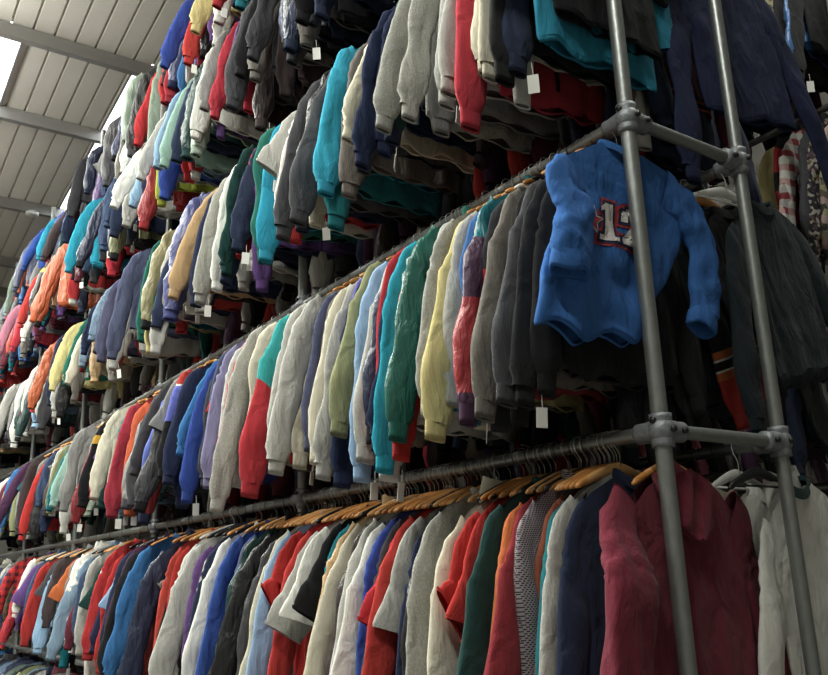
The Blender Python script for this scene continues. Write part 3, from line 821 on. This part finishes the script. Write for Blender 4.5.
    sb = patch([seg(p) for p in star(.35)], WH, 'star_backing', .003, t)
    patch([seg(p) for p in star(-.05)], RED, 'star_front', .005, sb)
    return t
jersey()
hanger((DX, Y0+.052, RZ['B']), 0, 'wood', 'brown wooden hanger inside the bright blue jersey by the corner post', None)

# ------------------------------------------------------------------ the burgundy hoodie on the end of the second rail up
def big_hoodie():
    P = dict(seed=8.8, sh=.29, hw=.32, L=.86, nw=.10, bt=.022, bh=.034, lean=.12, SL=1.02, yo=0, ko=.02, w0=.125, w1=.075, t0=.026, t1=.042, wr=1.25)
    t = empty('hoodie', (DX+.14, Y0+.075, RZ['A']), (0, 0, .10))
    tag(t, 'big burgundy hoodie facing out at the corner post, hood hanging down, second rail up', 'hoodie')
    c = fabric('burg', 'fleece'); rb = fabric('burg', 'rib')
    tr = torso(P, 80, 46); m = MB(); m.ring_tube(tr); ob('torso', m.mesh('torso'), c, t)
    m = MB(); m.ring_tube(band_rings(tr[-1], .07)); ob('hem_band', m.mesh('hem_band'), rb, t)
    for sd in (-1, 1):
        Q = dict(P)
        if sd < 0: Q.update(yo=-.05, ko=-.03)
        sr, cr = sleeve(Q, sd, 30, 46)
        m = MB(); m.ring_tube(sr); s = ob('sleeve', m.mesh('sleeve'), c, t)
        m = MB(); m.ring_tube(cr); ob('cuff', m.mesh('cuff'), rb, s)
    # hood: a folded pouch hanging down the near face from the neckline
    m = MB(); rings = []
    n = 36
    for j in range(22):
        v = j/21; row = []
        w = lerp(.15, .115, smoothstep(0, .6, v))*(1-smoothstep(.6, 1.05, v)**1.6*.85)
        for i in range(n):
            th = 2*PI*i/n; cs, sn = math.cos(th), math.sin(th)
            x = w*cs-.02; z = -.085-.06*abs(cs)-.22*v*(1-.35*cs*cs*v)+(.015 if sn > 0 else -.012)*(1-v)
            y = -.032-.022*v+.030*math.copysign(abs(sn)**.8, sn)*(1-.45*v*v)
            if sn < 0: y += .016*math.exp(-(x/.022)**2)*(1-v)+.007*math.sin(x*60+v*5)
            row.append((x, y, z+noise.noise(Vector((x*18, y*18, z*12)))*.01))
        rings.append(row)
    m.ring_tube(rings, True, (False, True))
    m.ring_tube([rings[0], [(p[0]*.82, -.035+(p[1]+.035)*.55, p[2]-.012) for p in rings[0]], [(p[0]*.7, -.035+(p[1]+.035)*.4, p[2]-.08) for p in rings[0]]])
    ob('hood', m.mesh('hood'), c, t)
    for sx, a in ((-.035, 0), (.03, .4)):
        m = MB(); m.tube([(sx, -.055, -.17), (sx-.004, -.085, -.24), (sx+.006, -.09, -.30), (sx+.002*a, -.088, -.35)], .0035, 8)
    m = MB(); rr = []
    for j in range(3):
        rr.append([(x, -.035-.003, -.60-.05*j) for x in (-.1, 0, .1)])
    hanger((DX+.12, Y0+.075, RZ['A']), .06, 'wood', 'brown wooden hanger inside the burgundy hoodie by the corner post', None)
big_hoodie()

# ------------------------------------------------------------------ room
def rz_(y): return 8.0-.11*y
FLOORM = simple('concrete', '#6d6a66', .7, 0, .2, 6, .2)
WALLM = simple('wall_panel', '#676560', .7, 0, .1, 3, .05)
ROOFM = simple('roof_sheet', '#cfcac0', .55, 0, .06, 4, .03)
PURM = simple('purlin_steel', '#8d8a86', .45, .2, .08, 12, .05)
def struct(name, m, mat, smooth=False):
    o = ob(name, m.mesh(name, 1, smooth), mat); o['kind'] = 'structure'; return o
XL, XR, YN, YF = -2.6, 6.6, -3.0, 17.0
m = MB(); m.box(XL, XR, YN, YF, -.1, 0); struct('floor', m, FLOORM)
m = MB(); m.box(XL-.1, XL, YN, YF, 0, rz_(YN)); struct('wall_left', m, WALLM)
m = MB(); m.box(XR, XR+.1, YN, YF, 0, rz_(YN)); struct('wall_right', m, WALLM)
m = MB(); m.box(XL, XR, YF, YF+.1, 0, rz_(YN)); struct('wall_back', m, WALLM)
m = MB(); m.box(XL, XR, YN-.1, YN, 0, rz_(YN)); struct('wall_front', m, WALLM)
# ribbed roof sheets with openings for the rooflights
SKY = [(.12, 1.17, 8.37, 9.80), (2.29, 3.2, 8.37, 12.4)]
m = MB()
def sheet(x0, x1, y0, y1):
    P_ = [(x0, 0)]; k = math.ceil((x0-.02)/.205)
    while k*.205 < x1-.03:
        c = k*.205
        if c-.02 > x0: P_ += [(c-.014, 0), (c-.007, .03), (c+.007, .03), (c+.014, 0)]
        k += 1
    P_.append((x1, 0))
    m.ring_tube([[(x, y0, rz_(y0)+d) for x, d in P_], [(x, y1, rz_(y1)+d) for x, d in P_]], False)
    m.v += []
cuts = sorted({YN, YF}|{s[2] for s in SKY}|{s[3] for s in SKY})
for a, b in zip(cuts, cuts[1:]):
    x = XL
    for s in sorted(SKY):
        if s[2] <= a and s[3] >= b: sheet(x, s[0], a, b); x = s[1]
    sheet(x, XR, a, b)
m.ring_tube([[(XL, YN, rz_(YN)+.12), (XL, YF, rz_(YF)+.12)], [(SKY[0][0], YN, rz_(YN)+.12), (SKY[0][0], YF, rz_(YF)+.12)]], False)
struct('ceiling', m, ROOFM)
T = NT('rooflight_sheet'); T.b.inputs['Base Color'].default_value = (.9, .93, .95, 1); T.b.inputs['Roughness'].default_value = .6
tr_ = T.n('ShaderNodeBsdfTranslucent'); tr_.inputs[0].default_value = (.9, .93, .95, 1)
mx = T.n('ShaderNodeMixShader'); mx.inputs[0].default_value = .85
out = T.t.nodes['Material Output']; T.l(T.b.outputs[0], mx.inputs[1]); T.l(tr_.outputs[0], mx.inputs[2]); T.l(mx.outputs[0], out.inputs[0])
for i, (a, b, c, d) in enumerate(SKY):
    m = MB(); n = 12
    P_ = [(lerp(a, b, j/n), .012 if j % 2 else 0) for j in range(n+1)]
    m.ring_tube([[(x, c, rz_(c)+q+.01) for x, q in P_], [(x, d, rz_(d)+q+.01) for x, q in P_]], False)
    struct('window_%d' % (i+1), m, T.m)
    m = MB()
    for x in (a, b): m.ring_tube([[(x-.012, y, rz_(y)+.01), (x-.012, y, rz_(y)-.025), (x+.012, y, rz_(y)-.025), (x+.012, y, rz_(y)+.01)] for y in (c, d)], False)
    struct('trim_%d' % (20+i), m, PURM)
# purlins: C-sections across the slope
for i, y in enumerate((1.5, 2.9, 4.2, 5.5, 7.0, 8.37, 9.80, 11.85, 13.65, 14.8, 16.2)):
    m = MB(); z = rz_(y)
    prof = [(.035, -.004), (-.035, -.004), (-.035, -.15), (.045, -.15), (.045, -.135)]
    ins = [(.045, -.135), (.040, -.135), (.040, -.145), (-.030, -.145), (-.030, -.010), (.035, -.010)]
    pts = prof+ins
    m.ring_tube([[(x, y+a, z+b) for a, b in pts] for x in (XL, XR)], True)
    struct('trim_%d' % (i+1), m, PURM)
# round detector under a purlin
t = empty('smoke_detector', (1.95, 11.8, rz_(11.8)-.15)); tag(t, 'small round white smoke detector under a roof beam, above the far clothes', 'smoke detector')
m = MB(); m.tube([(0, 0, 0), (0, 0, -.02)], [.055, .055], 24); ob('base', m.mesh('base'), WHTP, t)
m = MB(); m.tube([(0, 0, -.02), (0, 0, -.045), (0, 0, -.065), (0, 0, -.075)], [.085, .085, .07, .03], 24); ob('dome', m.mesh('dome'), WHTP, t)
# hanging strip lamps over the aisle
E_L = bpy.data.materials.new('lamp_diffuser'); E_L.use_nodes = True
bb = E_L.node_tree.nodes['Principled BSDF']; bb.inputs['Emission Color'].default_value = (1, .97, .92, 1); bb.inputs['Emission Strength'].default_value = 4
LAMPS = [(-.9, .2), (-.9, 3.0), (-.9, 5.8), (-.9, 8.6), (-.9, 11.4), (3.55, 1.2)]  # the last one is an added, unseen lamp that brightens the gap behind
for i, (x, y) in enumerate(LAMPS):
    z = 6.3
    t = empty('ceiling_light', (x, y, z)); tag(t, 'long white strip lamp over the aisle, %s from the corner post end' % ordn(i+1) if i < 5 else 'added strip lamp, out of view, brightening the gap between the two racks', 'lamp', 'strip lamps over the aisles')
    m = MB(); m.box(-.12, .12, -.65, .65, 0, .07); ob('housing', m.mesh('housing', 1, False), WHTP, t)
    m = MB(); m.box(-.10, .10, -.62, .62, -.012, 0); ob('diffuser', m.mesh('diffuser', 1, False), E_L, t)
    m = MB(); zt = rz_(y)-z
    for yy in (-.5, .5): m.tube([(0, yy, .07), (0, yy, zt)], .003, 6)
    ob('suspension_wire', m.mesh('suspension_wire'), WIRE, t)
    L = bpy.data.lights.new('aisle_lamp', 'AREA'); L.shape = 'RECTANGLE'; L.size = .24; L.size_y = 1.25; L.energy = LP[i]; L.color = (.98, 1, .92)
    L2 = bpy.data.lights.new('added_uplight', 'AREA'); L2.shape = 'RECTANGLE'; L2.size = .2; L2.size_y = 1.2; L2.energy = UP[i]; L2.color = (.98, 1, .94)  # upward light added on each lamp to brighten the roof sheets
    l2 = bpy.data.objects.new('added_uplight', L2); C.objects.link(l2); l2.parent = t; l2.location = (0, 0, .08); l2.rotation_euler = (PI, 0, 0)
    lo = bpy.data.objects.new('aisle_lamp', L); C.objects.link(lo); lo.parent = t; lo.location = (0, 0, -.02)
# daylight beyond the roof
w = bpy.data.worlds.new('sky'); scn.world = w; w.use_nodes = True
w.node_tree.nodes['Background'].inputs[0].default_value = (.93, .97, 1, 1); w.node_tree.nodes['Background'].inputs[1].default_value = 9.0

# ------------------------------------------------------------------ camera
cam = bpy.data.cameras.new('camera'); co = bpy.data.objects.new('camera', cam); C.objects.link(co); scn.camera = co
f, yaw, pit, roll = 853.57, .611063, .268953, -.034329
F = Vector((math.sin(yaw)*math.cos(pit), math.cos(yaw)*math.cos(pit), math.sin(pit)))
R = Vector((math.cos(yaw), -math.sin(yaw), 0)); U = R.cross(F)
c_, s_ = math.cos(roll), math.sin(roll)
R, U = R*c_+U*s_, U*c_-R*s_
M = Matrix((R, U, -F)).transposed().to_4x4(); M.translation = Vector((0, 0, EYE)); co.matrix_world = M
cam.sensor_width = 36; cam.lens = f/828*36; cam.clip_end = 100
vs = scn.view_settings
vs.view_transform = 'Standard'; vs.look = 'None'; vs.gamma = 1; vs.use_curve_mapping = False; vs.exposure = EXPO
scn.render.film_transparent = False
scn.cycles.max_bounces = 6; scn.cycles.diffuse_bounces = 4; scn.cycles.transmission_bounces = 4
scn.cycles.use_denoising = True
